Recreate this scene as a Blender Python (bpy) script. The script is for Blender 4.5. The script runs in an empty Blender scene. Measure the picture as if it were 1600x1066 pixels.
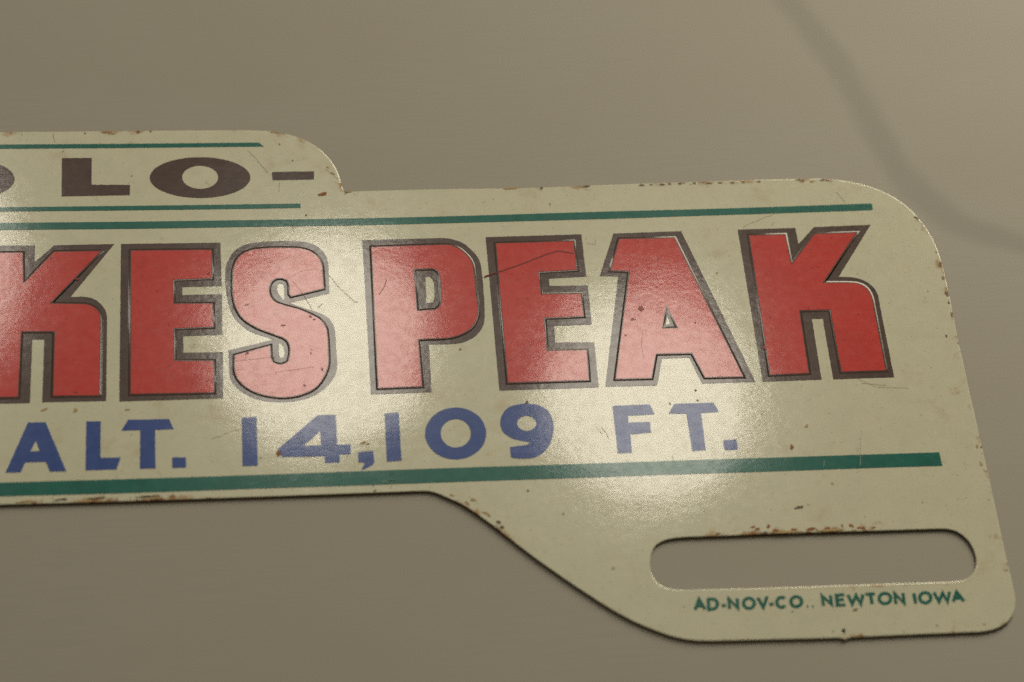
import bpy, math
from mathutils import Vector, Matrix, noise
from mathutils.geometry import tessellate_polygon

# ------------------------------------------------------------------ camera, world, lamps, exposure
CAM_LOC = (-0.03225, -0.18465, 0.26893)
CAM_ROT = ((0.994776, 0.026887, -0.098475), (-0.078036, 0.822202, -0.563821), (0.065807, 0.568560, 0.820005))
LENS = 88.425
FOCUS = (0.01142, 0.00506, 0.00038)
GLOBES = [(0.0088, 0.8542, 1.2337), (0.2438, 0.8023, 1.2414), (-0.2843, 0.9017, 1.1927)]
SC = bpy.context.scene
COL = SC.collection
cam_d = bpy.data.cameras.new('camera')
cam = bpy.data.objects.new('camera', cam_d)
COL.objects.link(cam)
cam.matrix_world = Matrix.Translation(CAM_LOC) @ Matrix(CAM_ROT).to_4x4()
cam_d.sensor_fit = 'HORIZONTAL'
cam_d.sensor_width = 36.0
cam_d.lens = LENS
cam_d.clip_start = 0.01
cam_d.clip_end = 20.0
cam_d.dof.use_dof = True
cam_d.dof.focus_distance = abs((Matrix(CAM_ROT).transposed() @ (Vector(FOCUS) - Vector(CAM_LOC))).z)
cam_d.dof.aperture_fstop = 17.0
SC.camera = cam

world = bpy.data.worlds.new('World')
SC.world = world
world.use_nodes = True
bg = world.node_tree.nodes['Background']
bg.inputs['Color'].default_value = (1.0, 0.84, 0.60, 1)
bg.inputs['Strength'].default_value = 0.055
world.cycles.sampling_method = 'NONE'

LAMP_TINT = (1.0, 0.90, 0.68)
# three frosted globes of one wall fitting: their reflections are the glare patches on the enamel
for g in GLOBES:
    ld = bpy.data.lights.new('globe_lamp', 'POINT')
    ld.energy = 2.7
    ld.color = (1.0, 0.93, 0.79)
    ld.shadow_soft_size = 0.078
    lo = bpy.data.objects.new('globe_lamp', ld)
    lo.location = g
    COL.objects.link(lo)
# soft key light added at the upper right for the falloff across the table
ld = bpy.data.lights.new('key_light', 'AREA')
ld.shape = 'DISK'
ld.size = 0.46
ld.energy = 5.0
ld.color = LAMP_TINT
lo = bpy.data.objects.new('key_light', ld)
lo.location = (0.37, 0.58, 0.36)
lo.rotation_euler = (Vector((0.02, 0.0, 0.0)) - Vector(lo.location)).to_track_quat('-Z', 'Y').to_euler()
COL.objects.link(lo)

# broad warm area light standing for bounce off the unseen ceiling
ld = bpy.data.lights.new('ceiling_bounce', 'AREA')
ld.shape = 'DISK'
ld.size = 0.9
ld.energy = 0.9
ld.color = (1.0, 0.72, 0.38)
lo = bpy.data.objects.new('ceiling_bounce', ld)
lo.location = (-0.1, -0.35, 1.6)
lo.rotation_euler = Vector((0.1, 0.35, -1.6)).to_track_quat('-Z', 'Y').to_euler()
COL.objects.link(lo)

SC.view_settings.view_transform = 'Standard'
SC.view_settings.look = 'None'
SC.view_settings.exposure = 0.0
SC.view_settings.gamma = 1.0
SC.cycles.use_denoising = False
SC.cycles.use_adaptive_sampling = False
SC.cycles.use_light_tree = False       # every lamp sampled alike: less grain in the glare

# ------------------------------------------------------------------ traced shapes, millimetres on the plate
HOT = (((29.71,-30.07),3.75,1),((34.57,-30.18),3.33,0.8),((38.64,-30.15),3.33,0.95),((42.3,-30.2),2.5,0.75),((23.22,-30.28),2.08,0.7),((26.86,-30.24),1.67,0.8),((47.59,-30.32),2.08,0.5),((23.56,25.43),3.33,0.85),((29.34,25.5),4.17,0.8),((33.8,25.61),3.33,0.7),((11.63,25.3),2.5,0.8),((5.92,25.23),1.25,0.8),((1.97,25.11),2.5,0.6),((42.31,25.72),2.08,0.9),((45.43,25.64),1.5,0.8),((57.26,18.54),1.5,0.8),((58.83,10.79),1.83,0.9),((58.98,8.64),1.67,0.8),((59.01,5.88),1.67,0.9),((59.02,2.52),2.08,0.8),((59.21,-2.65),2.5,0.6),((59,-17.64),3.33,0.7),((59.16,-23.43),2.92,0.6),((59.31,-35.58),2.5,0.6),((-53.24,-22.41),5,0.95),((-46.6,-22.39),5,0.95),((-60.23,-22.41),3.33,0.7),((-39.15,-22.4),2.5,0.6),((-7.15,-24.84),2.5,0.9),((-3.79,-28.01),2.92,0.95),((-20.18,25.26),1.25,0.95),((-21.09,26.28),1,0.9),((-28.95,35.73),2.08,0.6),((-48.51,36.43),1.67,0.9),((-52.4,36.52),2.08,0.7),((-65.31,36.72),2.08,0.7),((17.3,-37.55),2.5,0.35),((37.91,-45.15),3.33,0.6),((56.35,-44.63),2.08,0.6),((36.67,-37.73),5,0.5),((46.31,-37.86),5,0.5))
PLATE = ((-67.02,36.73),(-58.43,36.61),(-48.51,36.49),(-41.14,36.4),(-32.87,36.21),(-30.69,36.02),(-28.95,35.68),(-27.22,35.03),(-25.5,34.12),(-23.8,32.66),(-22.56,30.95),(-21.75,29.2),(-21.26,27.38),(-21,26),(-20.82,25.5),(-20.51,25.27),(-19.53,25.25),(-15.42,25.3),(-6.74,25.31),(-0.21,25.23),(6.36,25.24),(12.97,25.43),(19.59,25.54),(28.47,25.66),(35.16,25.8),(41.87,25.81),(45,25.76),(48.07,25.29),(50.65,24.53),(52.73,23.51),(54.73,22.04),(56.23,20.34),(57.44,18.3),(58.23,16.43),(58.78,14.46),(59.12,12.07),(59.26,9.49),(59.28,5.93),(59.23,2.73),(59.14,-1.11),(59.18,-4.89),(59.16,-9.81),(59.2,-13.03),(59.22,-16.38),(59.26,-20.5),(59.27,-24.86),(59.27,-29.39),(59.26,-33.75),(59.3,-36.49),(59.34,-38.77),(59.24,-40.74),(58.81,-42.33),(57.97,-43.52),(56.99,-44.26),(55.94,-44.7),(54.28,-45),(51.47,-45.02),(43.49,-45.04),(37.92,-45.08),(37.43,-45.22),(37.16,-45.42),(36.87,-45.22),(36.34,-45.08),(33.57,-45.05),(27.67,-44.94),(23.74,-44.88),(20.61,-44.82),(18.29,-44.6),(16.38,-44.11),(14.14,-43.16),(11.37,-41.64),(8.62,-39.7),(5.86,-37.43),(3.16,-35.09),(0.41,-32.59),(-2.35,-29.9),(-5.12,-27.13),(-6.99,-25.45),(-8.32,-24.4),(-9.86,-23.47),(-11.4,-22.65),(-12.19,-22.4),(-12.98,-22.33),(-15.78,-22.34),(-21.75,-22.37),(-33.63,-22.4),(-49.34,-22.42),(-64.89,-22.32),(-72.59,-22.32),(-88.14,-22.42),(-103.84,-22.4),(-115.72,-22.37),(-121.69,-22.34),(-124.49,-22.33),(-125.28,-22.4),(-126.07,-22.65),(-127.62,-23.47),(-129.15,-24.4),(-130.48,-25.45),(-132.35,-27.13),(-135.13,-29.9),(-137.88,-32.59),(-140.63,-35.09),(-143.33,-37.43),(-146.1,-39.7),(-148.84,-41.64),(-151.61,-43.16),(-153.86,-44.11),(-155.76,-44.6),(-158.08,-44.82),(-161.22,-44.88),(-165.14,-44.94),(-171.04,-45.05),(-173.81,-45.08),(-174.34,-45.22),(-174.63,-45.42),(-174.9,-45.22),(-175.4,-45.08),(-180.96,-45.04),(-188.94,-45.02),(-191.75,-45),(-193.41,-44.7),(-194.46,-44.26),(-195.45,-43.52),(-196.28,-42.33),(-196.71,-40.74),(-196.82,-38.77),(-196.77,-36.49),(-196.73,-33.75),(-196.75,-29.39),(-196.74,-24.86),(-196.73,-20.5),(-196.7,-16.38),(-196.67,-13.03),(-196.63,-9.81),(-196.65,-4.89),(-196.62,-1.11),(-196.7,2.73),(-196.76,5.93),(-196.74,9.49),(-196.6,12.07),(-196.25,14.46),(-195.71,16.43),(-194.92,18.3),(-193.7,20.34),(-192.2,22.04),(-190.2,23.51),(-188.12,24.53),(-185.54,25.29),(-182.47,25.76),(-179.34,25.81),(-172.64,25.8),(-165.94,25.66),(-157.06,25.54),(-150.44,25.43),(-143.83,25.24),(-137.27,25.23),(-130.73,25.31),(-122.05,25.3),(-117.94,25.25),(-116.97,25.27),(-116.66,25.5),(-116.48,26),(-116.21,27.38),(-115.72,29.2),(-114.92,30.95),(-113.67,32.66),(-111.97,34.12),(-110.25,35.03),(-108.52,35.68),(-106.78,36.02),(-104.61,36.21),(-96.33,36.4),(-88.97,36.49),(-79.04,36.61),(-70.45,36.73))
SLOTS = (((20.8,-30.27),(25.65,-30.25),(29.69,-30.23),(37.8,-30.28),(45.95,-30.32),(51.03,-30.34),(52.49,-30.44),(53.65,-30.84),(54.69,-31.9),(55.25,-33.31),(55.36,-34.87),(55.06,-36.05),(54.49,-36.93),(53.65,-37.53),(52.38,-37.84),(50.34,-37.88),(44.7,-37.84),(36.66,-37.8),(28.65,-37.78),(20.7,-37.66),(17.3,-37.55),(16.14,-37.28),(15.05,-36.48),(14.54,-35.33),(14.43,-33.84),(14.89,-32.18),(15.47,-31.29),(16.5,-30.67),(18.14,-30.32)),((-155.62,-30.32),(-153.97,-30.67),(-152.94,-31.29),(-152.36,-32.18),(-151.9,-33.84),(-152.01,-35.33),(-152.52,-36.48),(-153.62,-37.28),(-154.78,-37.55),(-158.18,-37.66),(-166.12,-37.78),(-174.13,-37.8),(-182.17,-37.84),(-187.82,-37.88),(-189.85,-37.84),(-191.12,-37.53),(-191.96,-36.93),(-192.53,-36.05),(-192.84,-34.87),(-192.72,-33.31),(-192.16,-31.9),(-191.12,-30.84),(-189.96,-30.44),(-188.5,-30.34),(-183.43,-30.32),(-175.28,-30.28),(-167.16,-30.23),(-163.12,-30.25),(-158.28,-30.27)))
STRIPES = (((-105.43,34),(-87.69,34.22),(-70.53,34.51),(-66.94,34.51),(-49.79,34.22),(-32.04,34),(-31.4,33.26),(-32.49,33.31),(-49.78,33.52),(-66.92,33.78),(-70.56,33.78),(-87.69,33.52),(-104.98,33.31),(-106.07,33.26)),((-110.73,23.34),(-104.78,23.38),(-87.77,23.56),(-70.92,23.78),(-66.55,23.78),(-49.7,23.56),(-32.69,23.38),(-26.75,23.34),(-26.73,22.61),(-32.71,22.64),(-49.7,22.83),(-66.53,23.08),(-70.94,23.08),(-87.78,22.83),(-104.76,22.64),(-110.75,22.61)),((-188.72,21.03),(-188.57,21.22),(-174.21,21),(-165.36,20.9),(-152.18,20.84),(-130.43,20.63),(-117.53,20.62),(-104.72,20.72),(-87.79,20.9),(-71.01,21.16),(-66.46,21.16),(-49.68,20.9),(-32.75,20.72),(-19.94,20.62),(-7.04,20.63),(14.71,20.84),(27.89,20.9),(36.74,21),(51.1,21.22),(51.25,21.03),(51.17,20.2),(50.92,20.09),(36.58,19.89),(27.75,19.79),(14.58,19.62),(-7.11,19.49),(-19.99,19.47),(-32.77,19.59),(-49.67,19.73),(-66.42,20),(-71.06,20),(-87.8,19.73),(-104.7,19.59),(-117.48,19.47),(-130.36,19.49),(-152.06,19.62),(-165.22,19.79),(-174.06,19.89),(-188.39,20.09),(-188.65,20.2)),((-190.95,-19.09),(-181.14,-19.08),(-168.7,-19.09),(-160.46,-19.07),(-152.25,-19.09),(-140.03,-19.11),(-127.9,-19.1),(-115.85,-19.15),(-103.9,-19.21),(-88.11,-19.21),(-72.47,-19.15),(-65,-19.15),(-49.36,-19.21),(-33.57,-19.21),(-21.62,-19.15),(-9.58,-19.1),(2.55,-19.11),(14.78,-19.09),(22.98,-19.07),(31.22,-19.09),(43.67,-19.08),(53.48,-19.09),(53.54,-21.11),(43.35,-21.09),(30.94,-21.13),(22.73,-21.11),(6.43,-21.15),(-9.71,-21.17),(-21.7,-21.21),(-33.61,-21.2),(-49.34,-21.23),(-64.93,-21.1),(-72.54,-21.1),(-88.13,-21.23),(-103.86,-21.2),(-115.77,-21.21),(-127.76,-21.17),(-143.9,-21.15),(-160.21,-21.11),(-168.42,-21.13),(-180.82,-21.09),(-191.01,-21.11)))
COLO = (('letter_l',(((-58.59,31.93),(-54.61,31.89),(-54.58,27.27),(-49.46,27.11),(-49.45,25.39),(-58.48,25.42)),)),('letter_o',(((-33.36,27.95),(-33.45,28.56),(-33.74,29.16),(-34.23,29.73),(-34.9,30.24),(-35.73,30.7),(-36.69,31.07),(-37.76,31.36),(-38.9,31.55),(-40.07,31.63),(-41.25,31.61),(-42.39,31.48),(-43.45,31.25),(-44.42,30.92),(-45.25,30.51),(-45.92,30.02),(-46.42,29.48),(-46.72,28.91),(-46.82,28.3),(-46.72,27.7),(-46.41,27.11),(-45.92,26.55),(-45.25,26.03),(-44.42,25.59),(-43.47,25.21),(-42.41,24.93),(-41.29,24.75),(-40.13,24.66),(-38.97,24.68),(-37.84,24.81),(-36.77,25.04),(-35.81,25.36),(-34.97,25.76),(-34.29,26.24),(-33.79,26.77),(-33.47,27.35)),((-37.65,28.12),(-37.69,28.47),(-37.79,28.81),(-37.97,29.13),(-38.21,29.42),(-38.51,29.68),(-38.85,29.89),(-39.23,30.05),(-39.64,30.15),(-40.07,30.19),(-40.49,30.17),(-40.9,30.09),(-41.28,29.95),(-41.63,29.76),(-41.93,29.52),(-42.18,29.24),(-42.36,28.93),(-42.47,28.59),(-42.51,28.25),(-42.47,27.9),(-42.36,27.56),(-42.19,27.24),(-41.95,26.95),(-41.65,26.7),(-41.31,26.49),(-40.92,26.33),(-40.52,26.23),(-40.1,26.19),(-39.68,26.21),(-39.27,26.29),(-38.89,26.42),(-38.54,26.61),(-38.24,26.85),(-37.99,27.13),(-37.81,27.44),(-37.7,27.77)))),('letter_o',(((-64.78,28.52),(-64.9,29.12),(-65.22,29.72),(-65.73,30.28),(-66.42,30.8),(-67.25,31.25),(-68.22,31.62),(-69.28,31.9),(-70.41,32.09),(-71.57,32.17),(-72.72,32.15),(-73.84,32.02),(-74.88,31.79),(-75.81,31.46),(-76.6,31.06),(-77.24,30.58),(-77.7,30.04),(-77.96,29.46),(-78.03,28.87),(-77.9,28.27),(-77.57,27.68),(-77.05,27.12),(-76.37,26.61),(-75.54,26.17),(-74.58,25.8),(-73.53,25.52),(-72.41,25.34),(-71.27,25.25),(-70.12,25.28),(-69.02,25.4),(-67.99,25.62),(-67.06,25.94),(-66.26,26.34),(-65.61,26.82),(-65.14,27.35),(-64.86,27.92)),((-69.03,28.69),(-69.08,29.03),(-69.2,29.37),(-69.39,29.69),(-69.64,29.98),(-69.95,30.23),(-70.3,30.44),(-70.68,30.6),(-71.09,30.7),(-71.51,30.74),(-71.92,30.72),(-72.32,30.64),(-72.69,30.5),(-73.02,30.31),(-73.31,30.07),(-73.53,29.8),(-73.69,29.49),(-73.79,29.16),(-73.81,28.81),(-73.75,28.46),(-73.63,28.13),(-73.44,27.81),(-73.19,27.52),(-72.88,27.27),(-72.53,27.07),(-72.15,26.91),(-71.75,26.81),(-71.33,26.77),(-70.92,26.79),(-70.52,26.87),(-70.15,27),(-69.82,27.19),(-69.54,27.43),(-69.31,27.7),(-69.15,28.01),(-69.05,28.34)))),('dash',(((-30.42,28.84),(-24.74,28.8),(-24.79,27.42),(-30.4,27.43)),)))
PEAK = (('letter_k',(((-69.31,17.46),(-61.78,17.33),(-61.73,14.57),(-59.29,17.26),(-51.44,17.25),(-56.97,8.81),(-55.02,8.75),(-53.94,8.37),(-53.06,7.54),(-52.44,6.44),(-52.23,5.11),(-52.18,-7.52),(-60.16,-7.42),(-60.14,2.19),(-61.69,2.24),(-61.7,-7.51),(-68.84,-7.4)),),(((-68.09,16.16),(-63.4,16.08),(-63.13,10.97),(-59.25,16.1),(-53.22,16.06),(-59.67,7.77),(-55.21,7.55),(-54.13,7.12),(-53.36,6.29),(-53.09,5.21),(-53.11,-6.64),(-58.79,-6.52),(-58.82,3.41),(-63.2,3.55),(-63.25,-6.54),(-67.6,-6.48)),)),('letter_e',(((-50.55,17.23),(-37.51,17.07),(-37.43,9.99),(-42.55,9.97),(-42.55,8.68),(-37.41,8.65),(-37.45,2.23),(-42.48,2.14),(-42.45,-0.46),(-37.42,-0.53),(-37.48,-7.62),(-50.52,-7.65)),),(((-49.22,16.03),(-38.74,15.83),(-38.75,11.28),(-43.79,11.17),(-43.76,7.25),(-38.73,7.1),(-38.67,3.48),(-43.7,3.39),(-43.67,-1.76),(-38.69,-1.93),(-38.68,-6.7),(-49.1,-6.59)),)),('letter_s',(((-32.57,16.99),(-30.12,17.11),(-27.23,17),(-25.91,16.71),(-24.6,15.92),(-23.75,14.78),(-23.42,13.45),(-23.4,10.97),(-23.43,8.38),(-28.67,7),(-27.12,6.25),(-24.96,5.32),(-23.9,4.62),(-23.17,3.52),(-22.9,2.05),(-22.87,-0.07),(-22.86,-3.48),(-23.39,-5.03),(-24.52,-6.54),(-26.27,-7.76),(-28.42,-8.38),(-30.98,-8.42),(-33.3,-7.9),(-34.99,-6.82),(-36.14,-5.49),(-36.61,-4.32),(-36.67,-2.5),(-36.72,-0.27),(-30.91,1.2),(-31.6,1.53),(-33.74,2.53),(-35.23,3.91),(-36.08,5.27),(-36.59,7.03),(-36.92,10.01),(-36.89,12.74),(-36.49,14.24),(-35.7,15.61),(-34.35,16.59)),((-30.2,9.67),(-30.04,10.08),(-29.75,10.2),(-29.42,10),(-29.28,9.51),(-29.34,7.4),(-29.59,7.75),(-30.01,8.45),(-30.24,9.13)),((-30.22,0.43),(-30.06,0.74),(-29.81,0.37),(-29.55,-0.38),(-29.58,-1.38),(-29.78,-1.74),(-30.06,-1.62),(-30.24,-1.14))),(((-32.59,15.79),(-30.15,15.89),(-27.49,15.78),(-25.95,15.35),(-24.87,14.4),(-24.36,13.28),(-24.25,11.76),(-24.21,9.17),(-28.38,8.07),(-28.59,8.35),(-28.55,9.71),(-28.79,10.61),(-29.51,11.02),(-30.39,10.99),(-31.06,10.33),(-31.35,9.25),(-31.18,8.02),(-30.48,7.06),(-29.3,6.48),(-27.57,5.83),(-25.85,4.89),(-24.79,4.06),(-24.17,2.97),(-24.01,1.5),(-23.99,-0.88),(-24.07,-2.97),(-24.67,-4.77),(-25.8,-6.41),(-27.54,-7.38),(-29.68,-7.74),(-31.8,-7.44),(-33.7,-6.65),(-35.17,-5.32),(-35.83,-3.87),(-35.85,-1.14),(-31.41,0.16),(-31.35,-1.68),(-31.05,-2.47),(-30.41,-2.76),(-29.66,-2.73),(-29,-2.28),(-28.75,-0.98),(-28.82,0.34),(-29.33,1.28),(-30.61,1.98),(-32.86,3.12),(-34.57,4.5),(-35.52,6.27),(-35.91,8.58),(-35.92,11.02),(-35.74,12.93),(-35.16,14.43),(-34.15,15.37)),)),('letter_p',(((-18.71,16.95),(-8.45,17),(-6.88,16.81),(-5.36,16.07),(-4.1,14.63),(-3.31,13.07),(-3.13,10.3),(-3.2,5.39),(-3.46,2.97),(-4.13,1.6),(-5.31,0.49),(-6.88,-0.12),(-10.82,-0.2),(-10.94,-7.62),(-18.73,-7.69)),((-10.67,10.59),(-10.17,10.71),(-9.76,10.23),(-9.6,9.13),(-9.67,7.22),(-9.98,6.47),(-10.65,6.44),(-10.77,6.71))),(((-17.5,15.66),(-7.63,15.8),(-6.31,15.34),(-5.25,14.33),(-4.45,12.92),(-4.24,11.11),(-4.23,8.09),(-4.13,4.83),(-4.57,3.23),(-5.42,2.05),(-6.57,1.28),(-8.14,0.8),(-12.26,0.67),(-12.18,-6.67),(-17.68,-6.74)),((-12.18,11.96),(-9.54,11.99),(-8.9,11.53),(-8.69,10.69),(-8.73,7.14),(-9.03,5.79),(-9.62,5.22),(-12.16,5.08)))),('letter_e',(((-2.21,16.98),(10.71,17.08),(10.7,10.06),(5.69,9.87),(5.7,8.67),(10.78,8.6),(10.71,2.3),(5.71,2.2),(5.61,-0.43),(10.75,-0.55),(10.66,-7.61),(-2.22,-7.66)),),(((-0.89,15.81),(9.49,15.89),(9.49,11.17),(4.33,11),(4.38,7.24),(9.66,7.2),(9.65,3.64),(4.45,3.54),(4.36,-1.79),(9.56,-1.84),(9.39,-6.45),(-0.98,-6.5)),)),('letter_a',(((15.06,17.09),(24.3,17.24),(31.19,-7.47),(24.16,-7.48),(22.95,-3.37),(19.36,-3.43),(18.27,-7.6),(11.5,-7.55),(14.98,9.94),(12.52,10.09)),((20.85,3.29),(21.13,2.13),(20.52,1.94))),(((15.78,16.06),(23.2,16.04),(29.59,-6.58),(24.69,-6.54),(23.45,-2.67),(18.58,-2.64),(17.59,-6.42),(13.04,-6.39),(16.65,10.77),(14.12,10.93)),((20.85,5.07),(22.09,1.24),(19.83,1.24)))),('letter_k',(((32.06,17.28),(39.99,17.33),(40.04,14.59),(42.57,17.4),(50.46,17.59),(44.68,8.97),(46.6,8.83),(48.06,8.25),(49.1,7.15),(49.54,5.8),(49.53,3.67),(49.55,-7.36),(41.47,-7.41),(41.52,2.22),(40.06,2.26),(39.9,-7.41),(32.14,-7.47)),),(((33.51,16.17),(38.36,16.17),(38.52,11.04),(42.49,16.16),(48.16,16.22),(42.31,7.97),(46,7.86),(47.29,7.63),(48.16,6.86),(48.56,5.51),(48.59,3.39),(48.57,-6.28),(42.75,-6.28),(42.75,3.65),(38.51,3.65),(38.33,-6.34),(33.28,-6.42)),)))
ALT = (('letter_a',(((-61.85,-10.43),(-59.67,-10.46),(-56.94,-17.8),(-58.95,-17.75),(-59.46,-16.33),(-62.01,-16.28),(-62.51,-17.73),(-64.37,-17.71)),((-60.79,-13.15),(-60.25,-14.71),(-61.43,-14.71)))),('letter_l',(((-54.61,-10.52),(-52.82,-10.54),(-52.78,-15.97),(-50.27,-16.02),(-50.79,-17.75),(-54.58,-17.73)),)),('letter_t',(((-49.43,-10.46),(-44.27,-10.53),(-43.74,-12.06),(-46.03,-12.1),(-45.98,-17.77),(-47.9,-17.75),(-47.88,-12.07),(-50.21,-12.02)),)),('period',(((-43.91,-16.25),(-42.22,-16.31),(-42.21,-17.79),(-43.89,-17.8)),)),('digit_one',(((-35.16,-10.66),(-33.33,-10.58),(-33.3,-17.87),(-35.21,-17.84)),)),('digit_four',(((-25.62,-10.61),(-23.29,-10.62),(-23.3,-15.12),(-21.61,-15.18),(-21.67,-16.6),(-23.08,-16.62),(-23.1,-17.8),(-24.92,-17.78),(-24.93,-16.79),(-30.23,-16.71),(-30.8,-15.55)),((-25.36,-13.01),(-25.37,-15.16),(-27.58,-15.15)))),('comma',(((-20.76,-16.35),(-18.84,-16.18),(-18.76,-17.89),(-19.02,-18.31),(-20.25,-18.97),(-20.41,-18.85),(-19.92,-17.9),(-20.72,-17.82)),)),('digit_one',(((-17.11,-10.65),(-15.32,-10.54),(-15.34,-17.78),(-17.19,-17.88)),)),('digit_zero',(((-4.39,-14.13),(-4.4,-13.45),(-4.53,-12.78),(-4.77,-12.15),(-5.12,-11.58),(-5.57,-11.08),(-6.1,-10.67),(-6.7,-10.36),(-7.34,-10.15),(-8.02,-10.07),(-8.7,-10.11),(-9.37,-10.26),(-10,-10.53),(-10.58,-10.9),(-11.09,-11.37),(-11.51,-11.91),(-11.83,-12.52),(-12.05,-13.17),(-12.14,-13.85),(-12.13,-14.52),(-11.99,-15.18),(-11.74,-15.8),(-11.39,-16.37),(-10.94,-16.86),(-10.42,-17.26),(-9.83,-17.57),(-9.19,-17.76),(-8.53,-17.85),(-7.85,-17.81),(-7.19,-17.66),(-6.57,-17.41),(-5.99,-17.04),(-5.48,-16.58),(-5.05,-16.05),(-4.72,-15.45),(-4.5,-14.8)),((-6.34,-14.03),(-6.35,-13.66),(-6.41,-13.3),(-6.53,-12.95),(-6.7,-12.64),(-6.91,-12.37),(-7.17,-12.14),(-7.46,-11.97),(-7.78,-11.86),(-8.11,-11.82),(-8.45,-11.84),(-8.77,-11.93),(-9.09,-12.07),(-9.37,-12.28),(-9.62,-12.53),(-9.84,-12.83),(-10,-13.17),(-10.11,-13.52),(-10.16,-13.89),(-10.15,-14.27),(-10.09,-14.63),(-9.97,-14.97),(-9.8,-15.28),(-9.58,-15.55),(-9.32,-15.77),(-9.03,-15.94),(-8.72,-16.05),(-8.39,-16.09),(-8.06,-16.07),(-7.73,-15.99),(-7.42,-15.84),(-7.13,-15.64),(-6.88,-15.39),(-6.67,-15.09),(-6.51,-14.76),(-6.4,-14.4)))),('digit_nine',(((1.19,-9.83),(2.71,-10.13),(3.76,-11.02),(4.25,-12.5),(4.16,-14.2),(3.65,-15.86),(2.72,-17.14),(1.44,-17.93),(0,-18.07),(-1.2,-17.93),(-1.53,-17.7),(-1.52,-16.27),(0.57,-16.04),(1.04,-15.81),(0.92,-15.57),(-0.19,-15.36),(-1.37,-14.84),(-2.22,-13.96),(-2.49,-12.75),(-2.17,-11.42),(-1.33,-10.36),(-0.16,-9.91)),((2.11,-12.84),(2.08,-12.48),(1.93,-12.16),(1.68,-11.9),(1.35,-11.72),(0.97,-11.66),(0.59,-11.7),(0.23,-11.85),(-0.06,-12.09),(-0.26,-12.4),(-0.34,-12.75),(-0.31,-13.1),(-0.16,-13.43),(0.09,-13.69),(0.41,-13.86),(0.79,-13.93),(1.17,-13.89),(1.53,-13.74),(1.82,-13.5),(2.02,-13.19)))),('letter_f',(((12.13,-10.54),(16.96,-10.46),(17.45,-12),(13.98,-12.12),(13.94,-13.14),(16.7,-13.14),(16.69,-14.74),(13.99,-14.94),(13.91,-17.68),(12.1,-17.71)),)),('letter_t',(((20.12,-10.5),(25.25,-10.48),(25.8,-11.93),(23.47,-12.06),(23.4,-17.67),(21.63,-17.7),(21.55,-12.07),(19.28,-11.96)),)),('period',(((25.81,-16.24),(27.54,-16.2),(27.53,-17.7),(25.83,-17.76)),)))
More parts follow.
